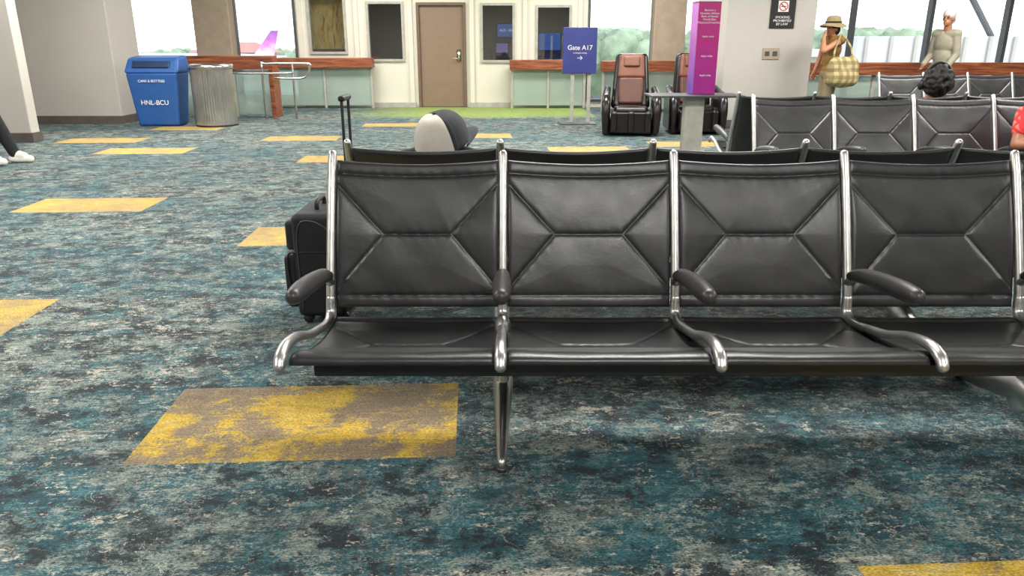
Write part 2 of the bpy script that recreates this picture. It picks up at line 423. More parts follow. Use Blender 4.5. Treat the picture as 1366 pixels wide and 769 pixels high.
for (x, y) in ((-3.6, 18.2), (-2.9, 19.2), (-2.6, 17.7), (-.9, 18.4), (-.3, 19.3), (.3, 18.0), (1.0, 18.9), (.8, 17.5)):
    o = lathe('ceiling_light', [(.09, -.03), (.10, 0), (.10, .03)], LW, loc=(x, y, 2.42), seg=16)
    meta(o, 'small round downlight in the dim office ceiling', 'ceiling light', group='office downlights')
p = empty('framed_painting', (-4.0, 16.95, 1.15)); meta(p, 'large golden abstract painting in a thin frame', 'painting')
boxes('frame', [(-.38, .50, -.02, .02, .0, .04), (-.38, .50, -.02, .02, 1.16, 1.2), (-.38, -.34, -.02, .02, .04, 1.16), (.46, .50, -.02, .02, .04, 1.16)], M['darkroom'], p)
box('canvas', -.34, .46, -.01, .01, .04, 1.16, M['paint'], p)
for (x, z, wd, hh, tx, c) in ((-.12, 1.62, .5, .3, 'A15 - A18', '#3b62a8'), (-.25, 1.2, .3, .22, '', '#7d6ab0'), (.95, 1.35, .55, .4, '', '#4a6ab0')):
    p = empty('wall_screen', (x, 19.9, z)); meta(p, 'lit blue information screen on the office wall', 'screen')
    box('bezel', -wd/2-.02, wd/2+.02, 0, .05, -hh/2-.02, hh/2+.02, M['black'], p)
    box('display', -wd/2, wd/2, -.01, 0, -hh/2, hh/2, emis('screen_blue', c, .9), p)
    if tx: text('lettering', tx, .09, (0, -.015, 0), emis('screen_text', '#ffffff', 1.0), p)

# ------------------------------------------------------------------ lean rails
def lean_rail(x0, x1, y, zt, th, n, lab, dep=.3):
    r = empty('lean_rail', ((x0+x1)/2, y, 0)); meta(r, lab, 'railing', group='wooden lean rails by the windows')
    L = (x1-x0)/2
    box('rail_top', -L, L, 0, dep, zt-th, zt, M['wood'], r, .012)
    for i in range(n+1):
        x = -L+.05+(2*L-.1)*i/n
        box('post', x-.025, x+.025, dep*.4, dep*.4+.05, 0, zt-th, M['frameg'], r, .004)
    for i in range(n):
        xa = -L+.08+(2*L-.1)*i/n; xb = -L+.02+(2*L-.1)*(i+1)/n
        box('glass_panel', xa, xb, dep*.4+.02, dep*.4+.03, .06, zt-th-.01, M['glassg'], r)
    return r
lean_rail(-4.95, -2.88, 16.1, 1.02, .2, 2, 'reddish wooden lean rail with green glass panels on cream wall')
lean_rail(-.05, 1.56, 16.1, .98, .2, 2, 'reddish wooden lean rail with green glass panels on cream wall')
lean_rail(1.75, 3.28, 15.2, .98, .2, 2, 'reddish wooden lean rail in front of window')
lean_rail(4.85, 11.5, 12.75, 1.0, .2, 6, 'long reddish wooden lean rail below apron windows')
rl = lean_rail(-6.55, -4.3, 14.05, 1.09, .24, 3, 'reddish wooden lean rail with end board behind the bins')
box('end_board', 1.045, 1.125, -.05, .35, 0, .86, M['wood'], rl, .008)
structure(boxes('trim_4', [(-4.42, -2.05, 16.47, 16.55, 0, .1), (-.9, 1.5, 16.47, 16.55, 0, .1)], M['frameg']), 'grey kick strip on the counter wall')
hr = empty('steel_handrail', (-4.0, 13.7, 0)); meta(hr, 'bent brushed steel handrail beside the bins', 'handrail')
tube('upper_rail', [(-.42, .1, 0), (-.42, .1, .9), (-.36, .1, .96), (.36, .1, .96), (.42, .1, .9), (.3, .1, .72), (-.2, .1, .72)], .022, M['steel'], hr, n=4)
tube('post', [(.12, .1, 0), (.12, .1, .96)], .02, M['steel'], hr, n=1)
tube('lower_rail', [(-.9, .0, .80), (-.3, .0, .80), (.1, .05, .80)], .018, M['steel'], hr, n=4)

# ------------------------------------------------------------------ tandem seating
PITCH = .613
def seam_d(u, s, W, Hh, segs):
    best = 9
    px, py = u*W, s*Hh
    for (a, b, c, d_) in segs:
        ax, ay, bx, by = a*W, b*Hh, c*W, d_*Hh
        dx, dy = bx-ax, by-ay
        t = max(0, min(1, ((px-ax)*dx+(py-ay)*dy)/(dx*dx+dy*dy)))
        best = min(best, math.hypot(px-ax-t*dx, py-ay-t*dy))
    return best
def pad_mesh(name, prof, segs, W=.579, nu=150, nv=132, thick=.014, sag=0.0, puff=.009, pillow=.010, topsag=0, wv=1.0):
    P, _ = catmull([(0, a, b) for a, b in prof], [1]*len(prof), 14)
    cl = [0]
    for i in range(1, len(P)): cl.append(cl[-1]+(P[i]-P[i-1]).length)
    L = cl[-1]
    def at(s):
        d = s*L
        for i in range(1, len(P)):
            if cl[i] >= d or i == len(P)-1:
                t = (d-cl[i-1])/max(1e-9, cl[i]-cl[i-1]); p = P[i-1].lerp(P[i], t)
                a = P[max(i-3, 0)]; b = P[min(i+2, len(P)-1)]
                tg = (b-a).normalized(); return p, Vector((0, -tg.z, tg.y))
    bm = bmesh.new(); front = []; back = []
    lay = bm.verts.layers.float.new('seam')
    rnd = random.Random(11)
    waves = [(rnd.uniform(4, 18), rnd.uniform(-16, 16), rnd.uniform(0, 6.3), rnd.uniform(.0002, .0005)*wv) for _ in range(7)]
    for j in range(nv+1):
        s = j/nv; p, n = at(s); fr = []; bk = []
        for i in range(nu+1):
            u = i/nu; x = (PITCH-W)/2 + u*W
            d = seam_d(u, s, W, L, segs)
            e = min(u, 1-u)*W; e2 = min(s, 1-s)*L
            hgt = puff*(1-math.exp(-(d/.006)**1.2)) + pillow*(1-math.exp(-d/.06))
            edge = (1-math.exp(-e/.006))*(1-math.exp(-e2/.006))
            hgt = hgt*edge
            wr = sum(A_*math.sin(a_*u+b_*s+c_) for a_, b_, c_, A_ in waves)*edge
            wr += .0006*math.sin(95*(u*.9+s*.35))*math.exp(-d/.014)*edge
            base = p - n*sag*math.sin(math.pi*u)**.8*math.sin(math.pi*s*.85+.2)
            q = base + n*(hgt+wr); q.z -= topsag*math.sin(math.pi*u)*s*s; q.x = x
            vv = bm.verts.new(q); vv[lay] = math.exp(-(d/.0028)**2)*.9; fr.append(vv)
            q2 = base - n*thick*(.35+.65*edge); q2.z -= topsag*math.sin(math.pi*u)*s*s; q2.x = x
            bk.append(bm.verts.new(q2))
        front.append(fr); back.append(bk)
    for j in range(nv):
        for i in range(nu):
            bm.faces.new((front[j][i], front[j][i+1], front[j+1][i+1], front[j+1][i]))
            bm.faces.new((back[j][i], back[j+1][i], back[j+1][i+1], back[j][i+1]))
    for j in range(nv):
        bm.faces.new((front[j][0], front[j+1][0], back[j+1][0], back[j][0]))
        bm.faces.new((front[j][nu], back[j][nu], back[j+1][nu], front[j+1][nu]))
    for i in range(nu):
        bm.faces.new((front[0][i], back[0][i], back[0][i+1], front[0][i+1]))
        bm.faces.new((front[nv][i], front[nv][i+1], back[nv][i+1], back[nv][i]))
    bmesh.ops.recalc_face_normals(bm, faces=bm.faces)
    me = bpy.data.meshes.new(name); bm.to_mesh(me); bm.free(); me.materials.append(M['leather'])
    for p_ in me.polygons: p_.use_smooth = True
    return me
XS = [(0, .08, 1, .08), (0, .91, 1, .91), (0, .84, .29, .5), (0, .12, .29, .5), (1, .84, .71, .5), (1, .12, .71, .5), (.29, .5, .71, .5)]
back_me = pad_mesh('backrest', [(.115, .385), (.135, .47), (.185, .64), (.24, .78), (.285, .885)], XS, sag=.014, topsag=.014, puff=.005, pillow=.005)
SS = [(0, .06, 1, .06), (0, .84, 1, .84), (0, .10, .3, .42), (.3, .42, .70, .42), (1, .10, .70, .42), (0, .82, .3, .42), (1, .82, .70, .42)]
seat_prof = [(.10, .352), (.0, .346), (-.15, .358), (-.29, .388), (-.39, .425), (-.44, .440), (-.472, .436), (-.482, .420)]
seat_me = pad_mesh('seat', seat_prof[::-1], [(a, 1-b, c, 1-d) for a, b, c, d in SS], sag=.014, puff=.004, pillow=.005, thick=.016)
def meshfrom(name, fn, mat):
    bm = bmesh.new(); fn(bm); bmesh.ops.recalc_face_normals(bm, faces=bm.faces)
    me = bpy.data.meshes.new(name); bm.to_mesh(me); bm.free(); me.materials.append(mat)
    for p in me.polygons: p.use_smooth = True
    return me
def f_side(bm):
    addtube(bm, [(0, .292, .905), (0, .268, .85), (0, .225, .74), (0, .165, .58), (0, .125, .47), (0, .108, .41)],
            [.016, .018, .018, .0175, .0175, .018], n=6, seg=16, side=(1, 0, 0), flat=.92)
    addtube(bm, [(0, .108, .42), (0, .095, .365), (0, .03, .352), (0, -.10, .378), (0, -.20, .402), (0, -.32, .444), (0, -.43, .463), (0, -.490, .452), (0, -.512, .430)],
            [.017, .019, .016, .0145, .0145, .0150, .0165, .0175, .0165], n=6, seg=16, side=(1, 0, 0))
    addtube(bm, [(0, .125, .47), (0, .085, .50), (0, .02, .515)], [.016, .014, .012], n=4, seg=12, side=(1, 0, 0))
side_me = meshfrom('side_frame', f_side, M['alu'])
def f_arm(bm):
    addtube(bm, [(0, .10, .505), (0, .02, .53), (0, -.12, .552), (0, -.25, .566), (0, -.325, .572)], [.018, .026, .030, .031, .025], n=7, seg=18, side=(1, 0, 0), flat=.95)
arm_me = meshfrom('armrest', f_arm, M['rubber'])
def f_leg(bm):
    addtube(bm, [(0, -.345, .028), (0, -.22, .062), (0, -.08, .10), (0, 0, .12), (0, .08, .105), (0, .22, .070), (0, .345, .034)],
            [.022, .032, .046, .052, .054, .050, .032], n=5, seg=16, side=(1, 0, 0), flat=.66)
    addtube(bm, [(0, 0, .08), (0, 0, .2), (0, 0, .34)], [.055, .042, .06], n=3, seg=14, side=(1, 0, 0), flat=.5)
leg_me = meshfrom('leg', f_leg, M['alu'])
glide_me = meshfrom('glide', lambda bm: addtube(bm, [(0, 0, 0), (0, 0, .014)], .018, n=1, seg=12, cap=False), M['rubber'])
def tandem(n, loc, rz, legs, label):
    r = empty('tandem_seating', loc, rz); meta(r, label, 'airport seating', group='black sling tandem seats')
    def add(me, x, nm, y=0):
        o = bpy.data.objects.new(nm, me); o.location = (x, y, 0); link(o, r); return o
    for i in range(n):
        add(seat_me, i*PITCH, 'seat'); add(back_me, i*PITCH, 'backrest')
    for i in range(n+1):
        o = add(side_me, i*PITCH, 'side_frame'); o['label'] = 'polished aluminium side frame'
        o = add(arm_me, i*PITCH, 'armrest')
    for i in legs:
        o = add(leg_me, i*PITCH, 'leg'); o['label'] = 'polished aluminium foot'
        for y in (-.345, .345): add(glide_me, i*PITCH, 'glide', y)
    box('beam', .05, n*PITCH-.05, -.06, .06, .265, .325, M['blackp'], r, .006)
    box('power_rail', .07, n*PITCH-.07, -.43, -.30, .362, .402, M['blackp'], r, .006)
    return r
tandem(5, (-.645, 2.42, 0), 0, (1, 4), 'row of black leather sling seats with polished aluminium frames')
tandem(5, (-.66+5*PITCH, 3.33, 0), math.pi, (1, 4), 'row of black sling seats backing onto another row')
tandem(4, (1.85, 5.63, 0), 0, (0, 3), 'row of black sling seats with a person in red')
tandem(4, (1.84+4*PITCH, 6.55, 0), math.pi, (1, 3), 'row of black sling seats with a headphone wearer')
tandem(4, (5.08, 10.5, 0), 0, (1, 3), 'row of black sling seats near the apron windows')
tandem(1, (-6.36, 8.75-.613, 0), math.pi/2, (0, 1), 'single black sling seat under a person in dark trousers')

# ------------------------------------------------------------------ suitcase
sc = empty('suitcase', (-.92, 3.55, 0)); meta(sc, 'black soft carry-on suitcase with raised handle beside seats', 'suitcase')
box('body', -.10, .13, -.19, .19, .04, .54, M['nylon'], sc, .03, 4)
box('front_pocket', -.155, -.09, -.165, .165, .08, .34, M['nylon'], sc, .022, 4)
box('upper_pocket', -.14, -.09, -.15, .15, .36, .50, M['nylon'], sc, .018, 4)
for zz in (.14, .28): tube('compression_strap', [(-.15, -.15, zz), (-.16, 0, zz-.008), (-.15, .15, zz)], .004, M['frame'], sc, n=4, seg=8)
tube('zip', [(-.07, -.193, .09), (-.07, -.193, .46), (.0, -.193, .51), (.09, -.193, .46)], .003, M['frame'], sc, n=5, seg=8)
tube('side_piping', [(-.12, -.17, .10), (-.13, -.17, .33), (-.06, -.188, .36), (.10, -.19, .36)], .005, M['blackp'], sc, n=5, seg=8)
tube('carry_handle', [(.0, -.07, .54), (.0, -.06, .575), (.0, .06, .575), (.0, .07, .54)], .011, M['nylon'], sc, n=4)
for yy in (-.07, .07):
    tube('handle_rod', [(.15, yy, .1), (.15, yy, 1.04)], .007, M['blackp'], sc, n=1)
box('grip', .135, .165, -.085, .085, 1.035, 1.06, M['blackp'], sc, .01)
for yy in (-.14, .14):
    for xx in (-.06, .11):
        bmw = bmesh.new(); addtube(bmw, [(xx-.0, yy-.015, .026), (xx, yy+.015, .026)], .025, n=1, seg=16, cap=False)
        mobj('wheel', bmw, M['rubber'], sc)

# ------------------------------------------------------------------ bins
b = empty('recycling_bin', (-5.80, 12.75, 0)); meta(b, 'blue plastic recycling bin with slanted hood and lettering', 'bin')
def taperbox(name, x0, x1, y0, y1, z0, z1, k, mat, par, bevel):
    bm = bmesh.new(); vs = addbox(bm, x0, x1, y0, y1, z0, z1)
    cx, cy = (x0+x1)/2, (y0+y1)/2
    for v in vs[:4]: v.co.x = cx+(v.co.x-cx)*k; v.co.y = cy+(v.co.y-cy)*k
    return bev(mobj(name, bm, mat, par), bevel, 4)
taperbox('body', -.42, .42, -.25, .25, 0.0, .86, .80, M['blue'], b, .05)
bm = bmesh.new(); vs = addbox(bm, -.44, .44, -.27, .27, .84, 1.12)
for v in (vs[4], vs[5]): v.co.y += .16; v.co.z -= .04
for v in vs[4:]: v.co.x *= .93
bev(mobj('hood', bm, M['blue'], b), .05, 4)
bm = bmesh.new(); addbox(bm, -.30, .30, -.24, -.20, .93, 1.03)
for v in bm.verts: v.co.y += (v.co.z-.93)*.6
o = bev(mobj('slot', bm, M['blued'], b), .012, 3)
text('lettering', 'CANS & BOTTLES', .055, (0, -.262, .72), M['white'], b)
text('lettering', 'HNL-BCU', .105, (0, -.240, .38), M['white'], b)
b = empty('litter_bin', (-4.90, 12.7, 0)); meta(b, 'round ribbed stainless steel litter bin', 'bin')
bm = bmesh.new(); NS = 288; rr = []
for z in (.03, .93):
    rr.append([bm.verts.new(((.322+.008*abs(math.sin(k*math.pi/6)))*math.cos(2*math.pi*k/NS), (.322+.008*abs(math.sin(k*math.pi/6)))*math.sin(2*math.pi*k/NS), z)) for k in range(NS)])
for k in range(NS): bm.faces.new((rr[0][k], rr[0][(k+1) % NS], rr[1][(k+1) % NS], rr[1][k]))
bm.faces.new(rr[1]); bm.faces.new(rr[0][::-1]); mobj('body', bm, M['steel'], b, smooth=False)
lathe('rim', [(.335, .90), (.35, .905), (.355, .95), (.34, .975), (.25, .985), (.22, .93)], M['steel'], b)
lathe('plinth', [(.32, 0), (.33, .005), (.33, .03)], M['blackp'], b)

# ------------------------------------------------------------------ gate sign
g = empty('gate_sign', (1.12, 13.0, 0)); meta(g, 'navy gate sign board on a grey floor stand', 'sign')
box('base', -.32, .30, -.22, .22, 0, .02, M['frame'], g, .006)
for x in (-.11, .17): box('post', x-.03, x+.03, .0, .04, .02, 1.5, M['frameg'], g, .004)
box('panel', -.28, .28, -.04, 0, .82, 1.55, M['navy'], g, .01)
text('lettering', 'Gate A17', .105, (0, -.045, 1.23), M['white'], g, sp=1)
text('lettering', 'to the gate seating', .03, (0, -.045, 1.15), M['white'], g)
tube('arrow', [(-.04, -.045, 1.07), (.035, -.045, 1.07)], .004, M['white'], g, n=1, seg=8)
bm = bmesh.new(); addtube(bm, [(.01, -.045, 1.098), (.04, -.045, 1.07), (.01, -.045, 1.042)], .004, n=1, seg=8); mobj('arrow_head', bm, M['white'], g)

# ------------------------------------------------------------------ kiosk
k = empty('promo_table', (2.2, 9.3, 0)); meta(k, 'dark-topped pedestal table under a purple promotional tower', 'table')
box('table_top', -.56, .54, -.25, .3, .685, .71, M['frame'], k, .008)
box('pedestal', -.13, .11, -.08, .06, .02, .685, M['frameg'], k, .02)
box('foot', -.2, .2, -.16, .16, 0, .025, M['frameg'], k, .008)
k = empty('promo_tower', (2.28, 9.36, .712), .16); meta(k, 'tall purple and magenta promotional display tower with white text', 'display')
box('tower', -.14, .14, -.10, .10, 0, 1.04, M['mag'], k, .006)
box('cap', -.15, .15, -.11, .11, 1.04, 1.06, M['white'], k, .004)
text('lettering', 'Become a\nHawaiian Airlines\nBank of Hawaii\nWorld Elite\nMastercard member', .034, (-.0, -.104, .88), M['white'], k)
for z in (.66, .44, .22):
    text('lettering', 'Apply today', .030, (.0, -.104, z), M['white'], k)

# ------------------------------------------------------------------ pillar notice and outlet
n_ = empty('notice_sign', (4.17, 12.28, 1.52)); meta(n_, 'black smoking prohibited notice with red symbol on pillar', 'sign')
box('plate', -.19, .19, 0, .018, 0, .42, M['black'], n_, .004)
text('lettering', 'SMOKING\nPROHIBITED\nBY LAW', .05, (0, -.003, .11), M['white'], n_)
box('symbol_panel', -.08, .08, -.004, 0, .24, .40, M['white'], n_)
bm = bmesh.new(); cr = [(.062*math.cos(a), -.008, .32+.062*math.sin(a)) for a in [i*math.pi/12 for i in range(25)]]
addtube(bm, cr, .007, n=1, seg=8, cap=False); addtube(bm, [(-.042, -.008, .362), (.042, -.008, .278)], .006, n=1, seg=8); mobj('prohibition_ring', bm, M['red'], n_)
tube('cigarette_mark', [(-.035, -.006, .318), (.035, -.006, .318)], .006, M['black'], n_, n=1, seg=8)
o_ = empty('wall_outlet', (4.05, 12.285, 1.06)); meta(o_, 'double cream outlet plate on pillar', 'outlet')
box('plate', -.13, .13, 0, .014, 0, .17, M['conc'], o_, .004)
for x in (-.06, .06): box('socket', x-.035, x+.035, -.006, 0, .05, .12, M['frame'], o_, .003)

# ------------------------------------------------------------------ massage chairs
def massage(loc, rz, lab):
    r = empty('massage_chair', loc, rz); meta(r, lab, 'massage chair', group='massage chairs by the window')
    box('base', -.34, .34, -.35, .35, .0, .26, M['mblack'], r, .05, 4)
    box('seat', -.25, .25, -.36, .22, .26, .42, M['mblack'], r, .06, 4)
    for sx in (-1, 1):
        bm = bmesh.new()
        addtube(bm, [(sx*.36, -.42, .06), (sx*.365, -.43, .34), (sx*.365, -.35, .53), (sx*.365, -.1, .57), (sx*.35, .22, .64)], [.05, .065, .062, .058, .05], n=5, seg=16, side=(1, 0, 0))
        bmesh.ops.recalc_face_normals(bm, faces=bm.faces); mobj('arm', bm, M['mblack'], r)
        box('arm_panel', sx*.36-.05, sx*.36+.05, -.36, .30, .04, .52, M['mblack'], r, .04, 4)
    T = Matrix.Translation((0, .18, .36)) @ Matrix.Rotation(math.radians(-16), 4, 'X')
    bm = bmesh.new(); vs = addbox(bm, -.30, .30, -.02, .14, 0, .84)
    for v in vs[4:]: v.co.x *= .80
    for v in vs: v.co = T @ v.co
    bev(mobj('back_shell', bm, M['mblack'], r), .07, 5)
    bm = bmesh.new(); addbox(bm, -.19, .19, -.075, .02, .05, .46, 0, T); bev(mobj('back_cushion', bm, M['tan'], r), .04, 4)
    bm = bmesh.new(); vs = addbox(bm, -.205, .205, -.085, .02, .44, .80)
    for v in vs[4:]: v.co.x *= .90
    for v in vs: v.co = T @ v.co
    bev(mobj('head_cushion', bm, M['tanl'], r), .045, 5)
    bm = bmesh.new(); addbox(bm, -.12, .12, -.12, -.07, .60, .75, 0, T); bev(mobj('neck_pillow', bm, M['tanl'], r), .03, 4)
    for x, wd in ((-.245, .045), (0, .045), (.245, .045)):
        box('calf_pad', x-wd, x+wd, -.52, -.33, .05, .36, M['mblack'], r, .035, 4)
    box('calf_back', -.28, .28, -.42, -.34, .04, .34, M['mblack'], r, .02)
    return r
massage((1.78, 11.55, 0), -.12, 'black massage chair with tan leather head cushion')
massage((2.77, 11.75, 0), -.05, 'black massage chair with tan head cushion behind table')

# ------------------------------------------------------------------ people
def bell(bm, c, r, B=None, sub=3):
    R = B.to_4x4() if B is not None else Matrix.Identity(4)
    bmesh.ops.create_icosphere(bm, subdivisions=sub, radius=1, matrix=Matrix.Translation(c) @ R @ Matrix.Diagonal((*r, 1)))
def bcap(bm, p, r1, q, r2):
    p, q = Vector(p), Vector(q)
    addtube(bm, [p, (p+q)/2, q], [r1, (r1+r2)/2, r2], n=1, seg=14)
def basis(side, up):
    s = Vector(side).normalized(); u = Vector(up); u = (u-s*u.dot(s)).normalized(); f = u.cross(s)
    return Matrix((s, f, u)).transposed()
def fuse(name, fn, mat, parent=None, vox=.009, loc=(0, 0, 0), smooth=3):
    bm = bmesh.new(); fn(bm); bmesh.ops.recalc_face_normals(bm, faces=bm.faces)
    o = mobj(name, bm, mat, None, loc=loc)
    m = o.modifiers.new('r', 'REMESH'); m.mode = 'VOXEL'; m.voxel_size = vox; m.use_smooth_shade = True
    m2 = o.modifiers.new('s', 'SMOOTH'); m2.factor = .5; m2.iterations = smooth
    dg = bpy.context.evaluated_depsgraph_get(); dg.update()
    me = bpy.data.meshes.new_from_object(o.evaluated_get(dg))
    for p in me.polygons: p.use_smooth = True
    o.modifiers.clear(); old = o.data; o.data = me; bpy.data.meshes.remove(old)
    if len(me.materials) == 0: me.materials.append(mat)
    if parent is not None: o.parent = parent
    return o
def hand(bm, w, d, n, sgn=1, curl=.5):
    w = Vector(w); d = Vector(d).normalized(); n = Vector(n); n = (n-d*n.dot(d)).normalized(); s = d.cross(n)*sgn
    for o in (-.026, -.009, .009, .026): bcap(bm, w+s*o*.6+d*.005, .016, w+s*o+d*.08, .013)
    for o, L in ((-.031, .060), (-.0105, .074), (.0105, .080), (.031, .070)):
        a = w+s*o+d*.082; b = a+(d*math.cos(curl*.6)+n*math.sin(curl*.6))*L*.55; c = b+(d*math.cos(curl*1.6)+n*math.sin(curl*1.6))*L*.45
        bcap(bm, a, .0095, b, .0088); bcap(bm, b, .0088, c, .0075)
    a = w+s*.03+d*.025; b = a+(d+s*.8+n*.3).normalized()*.04; c = b+(d+s*.15+n*.5).normalized()*.032
    bcap(bm, a, .013, b, .011); bcap(bm, b, .011, c, .009)
def person(loc, J, label, skin, top, pants, shoes, hair=None, vox=.009):
    V = {k: Vector(v) for k, v in J.items() if k not in ('opt',)}
    opt = J.get('opt', {}); lo = opt.get('loose', .014); bk = opt.get('slim', 1.0)
    side = (V['shL']-V['shR']).normalized(); up = (V['chest']-V['pelvis']).normalized()
    B = basis(side, up)
    hB = basis(V['hside'], V['hup']); hf = hB.col[1].copy()
    if hf.dot(V['face']) < 0: hf = -hf
    hu = hB.col[2].copy(); hs = hB.col[0].copy(); H_ = V['head']
    hipside = (V['hipL']-V['hipR']).normalized(); hb = basis(hipside, up)
    mid = (V['pelvis']+V['chest'])/2
    def torso(bm, g):
        bell(bm, V['pelvis'], (.155*bk+g, .108+g, .11+g), hb); bell(bm, mid, (.134*bk+g, .100+g, .15+g), B)
        bell(bm, V['chest'], (.155*bk+g, .112+g, .16+g), B)
        for s_ in ('shL', 'shR'): bcap(bm, V['chest']+up*.08+(V[s_]-V['chest'])*.25, .072+g, V[s_], .052+g)
    def arm(bm, k, g, full=True):
        bcap(bm, V['sh'+k], .050+g, V['el'+k], .040+g)
        if full: bcap(bm, V['el'+k], .039+g, V['wr'+k], .028+g*.8)
    def leg(bm, k, g, full=True):
        bcap(bm, V['hip'+k], .082+g, V['kn'+k], .056+g)
        if full: bcap(bm, V['kn'+k], .054+g, V['kn'+k].lerp(V['an'+k], .35), .052+g); bcap(bm, V['kn'+k].lerp(V['an'+k], .35), .052+g, V['an'+k], .036+g)
    def bodyf(bm):
        torso(bm, 0)
        bcap(bm, V['chest']+up*.12, .062, H_-hu*.06, .052)
        bell(bm, H_+hu*.02-hf*.01, (.074, .092, .10), basis(hs, hu)); bell(bm, H_-hu*.055+hf*.028, (.055, .062, .062), basis(hs, hu))
        bcap(bm, H_+hf*.083+hu*.012, .010, H_+hf*.103-hu*.022, .014)
        bcap(bm, H_+hf*.083-hu*.058-hs*.018, .008, H_+hf*.083-hu*.058+hs*.018, .008)
        bcap(bm, H_+hf*.078+hu*.032-hs*.04, .010, H_+hf*.078+hu*.032+hs*.04, .010)
        bell(bm, H_+hf*.065-hu*.09, (.025, .02, .02))
        for s_ in (-1, 1): bell(bm, H_+hs*.078*s_-hf*.005-hu*.008, (.012, .02, .032), basis(hs, hu))
        for k in 'LR':
            arm(bm, k, 0); leg(bm, k, 0)
            hd = V.get('hd'+k, V['wr'+k]-V['el'+k]); hn = V.get('hn'+k, Vector((0, 0, -1)) if abs((V['wr'+k]-V['el'+k]).normalized().z) < .8 else side*(-1 if k == 'L' else 1))
            hand(bm, V['wr'+k], hd, hn, 1 if k == 'L' else -1, opt.get('curl', .6))
            a = V['an'+k]; t = V['to'+k]; bcap(bm, a-Vector((0, 0, .02)), .036, a.lerp(t, .5), .036); bcap(bm, a.lerp(t, .5), .036, t, .028)
    body = fuse('person', bodyf, skin, vox=vox, loc=loc); meta(body, label, 'person')
    def shirt2(bm):
        torso(bm, lo)
        if lo > .015: bell(bm, V['pelvis']-up*.03, ((.175+lo*.4)*bk, .125+lo*.5, .10), hb)
        for k in 'LR':
            if opt.get('sleeveless'): continue
            if opt.get('long'): arm(bm, k, min(lo, .015), True)
            else: bcap(bm, V['sh'+k], .066, V['sh'+k].lerp(V['el'+k], opt.get('sleeve', .6)), .058)
    fuse('shirt', shirt2, top, body, vox=vox)
    def pantsf(bm):
        bell(bm, V['pelvis']-up*.02, (.172*bk, .125, .125), hb)
        for k in 'LR': leg(bm, k, .024)
    fuse('trousers', pantsf, pants, body, vox=vox)
    for k in 'LR':
        a = V['an'+k]; t = V['to'+k]; dv = (t-a)
        def shf(bm):
            d2 = Vector((dv.x, dv.y, 0)).normalized()
            heel = a-d2*.03
            bcap(bm, Vector((heel.x, heel.y, t.z+.012)), .045, Vector((t.x, t.y, t.z+.008)), .040)
            bcap(bm, a+Vector((0, 0, -.01)), .048, a.lerp(t, .6)+Vector((0, 0, .01)), .044)
        fuse('shoe', shf, shoes, body, vox=.008)
    for s_ in (-1, 1):
        bm = bmesh.new(); bell(bm, H_+hs*.030*s_+hf*.080+hu*.008, (.011, .011, .008), None, 2); mobj('eye', bm, M['eye'], body)
    if hair is not None:
        def hairf(bm):
            if not opt.get('nape'):
                bell(bm, H_+hu*.054-hf*.016, (.090, .104, .092), basis(hs, hu))
            bell(bm, H_-hu*.01-hf*.045, (.084, .064, .085), basis(hs, hu))
            if opt.get('curly'):
                rnd = random.Random(3)
                for _ in range(160):
                    v = Vector((rnd.gauss(0, 1), rnd.gauss(0, 1), rnd.gauss(0, 1))).normalized()
                    q = H_+hu*.04-hf*.03+hs*v.x*.105+hf*v.y*.10+hu*v.z*.12
                    if (q-H_).dot(hf) < .04: bell(bm, q, (.023, .023, .023), None, 2)
        fuse('hair', hairf, hair, body, vox=.008, smooth=1)
    return body, H_, hf, hu, hs

def seated(hx=0, hz=.91, lean=-.25, face=(0, 1, 0), hup=(0, -.2, 1)):
    f = Vector(face); u = Vector(hup); sd = f.cross(u).normalized()
    return dict(pelvis=(0, 0, .515), chest=(hx*.5, lean*.62, .70), head=(hx, lean, hz), face=face, hside=tuple(-sd), hup=hup,
        shL=(-.19+hx*.5, lean*.72, .755), shR=(.19+hx*.5, lean*.72, .755), elL=(-.225, -.02, .60), elR=(.225, -.02, .60), wrL=(-.10, .22, .62), wrR=(.10, .22, .62),
        hdL=(.3, 1, -.1), hdR=(-.3, 1, -.1), hnL=(0, 0, -1), hnR=(0, 0, -1),
        hipL=(-.09, .02, .50), hipR=(.09, .02, .50), knL=(-.12, .44, .50), knR=(.12, .44, .50), anL=(-.12, .56, .10), anR=(.12, .56, .10),
        toL=(-.13, .72, .035), toR=(.13, .72, .035))
J = seated(.03, .865, -.25, (.72, .62, .30), (-.20, -.30, 1)); J['opt'] = {'nape': True}
body, H_, hf, hu, hs = person((-.335, 3.60, 0), J, 'person slouched in a seat wearing a white mesh trucker cap', M['skin'], M['dark'], M['dark'], M['dark'], M['haird'], vox=.008)
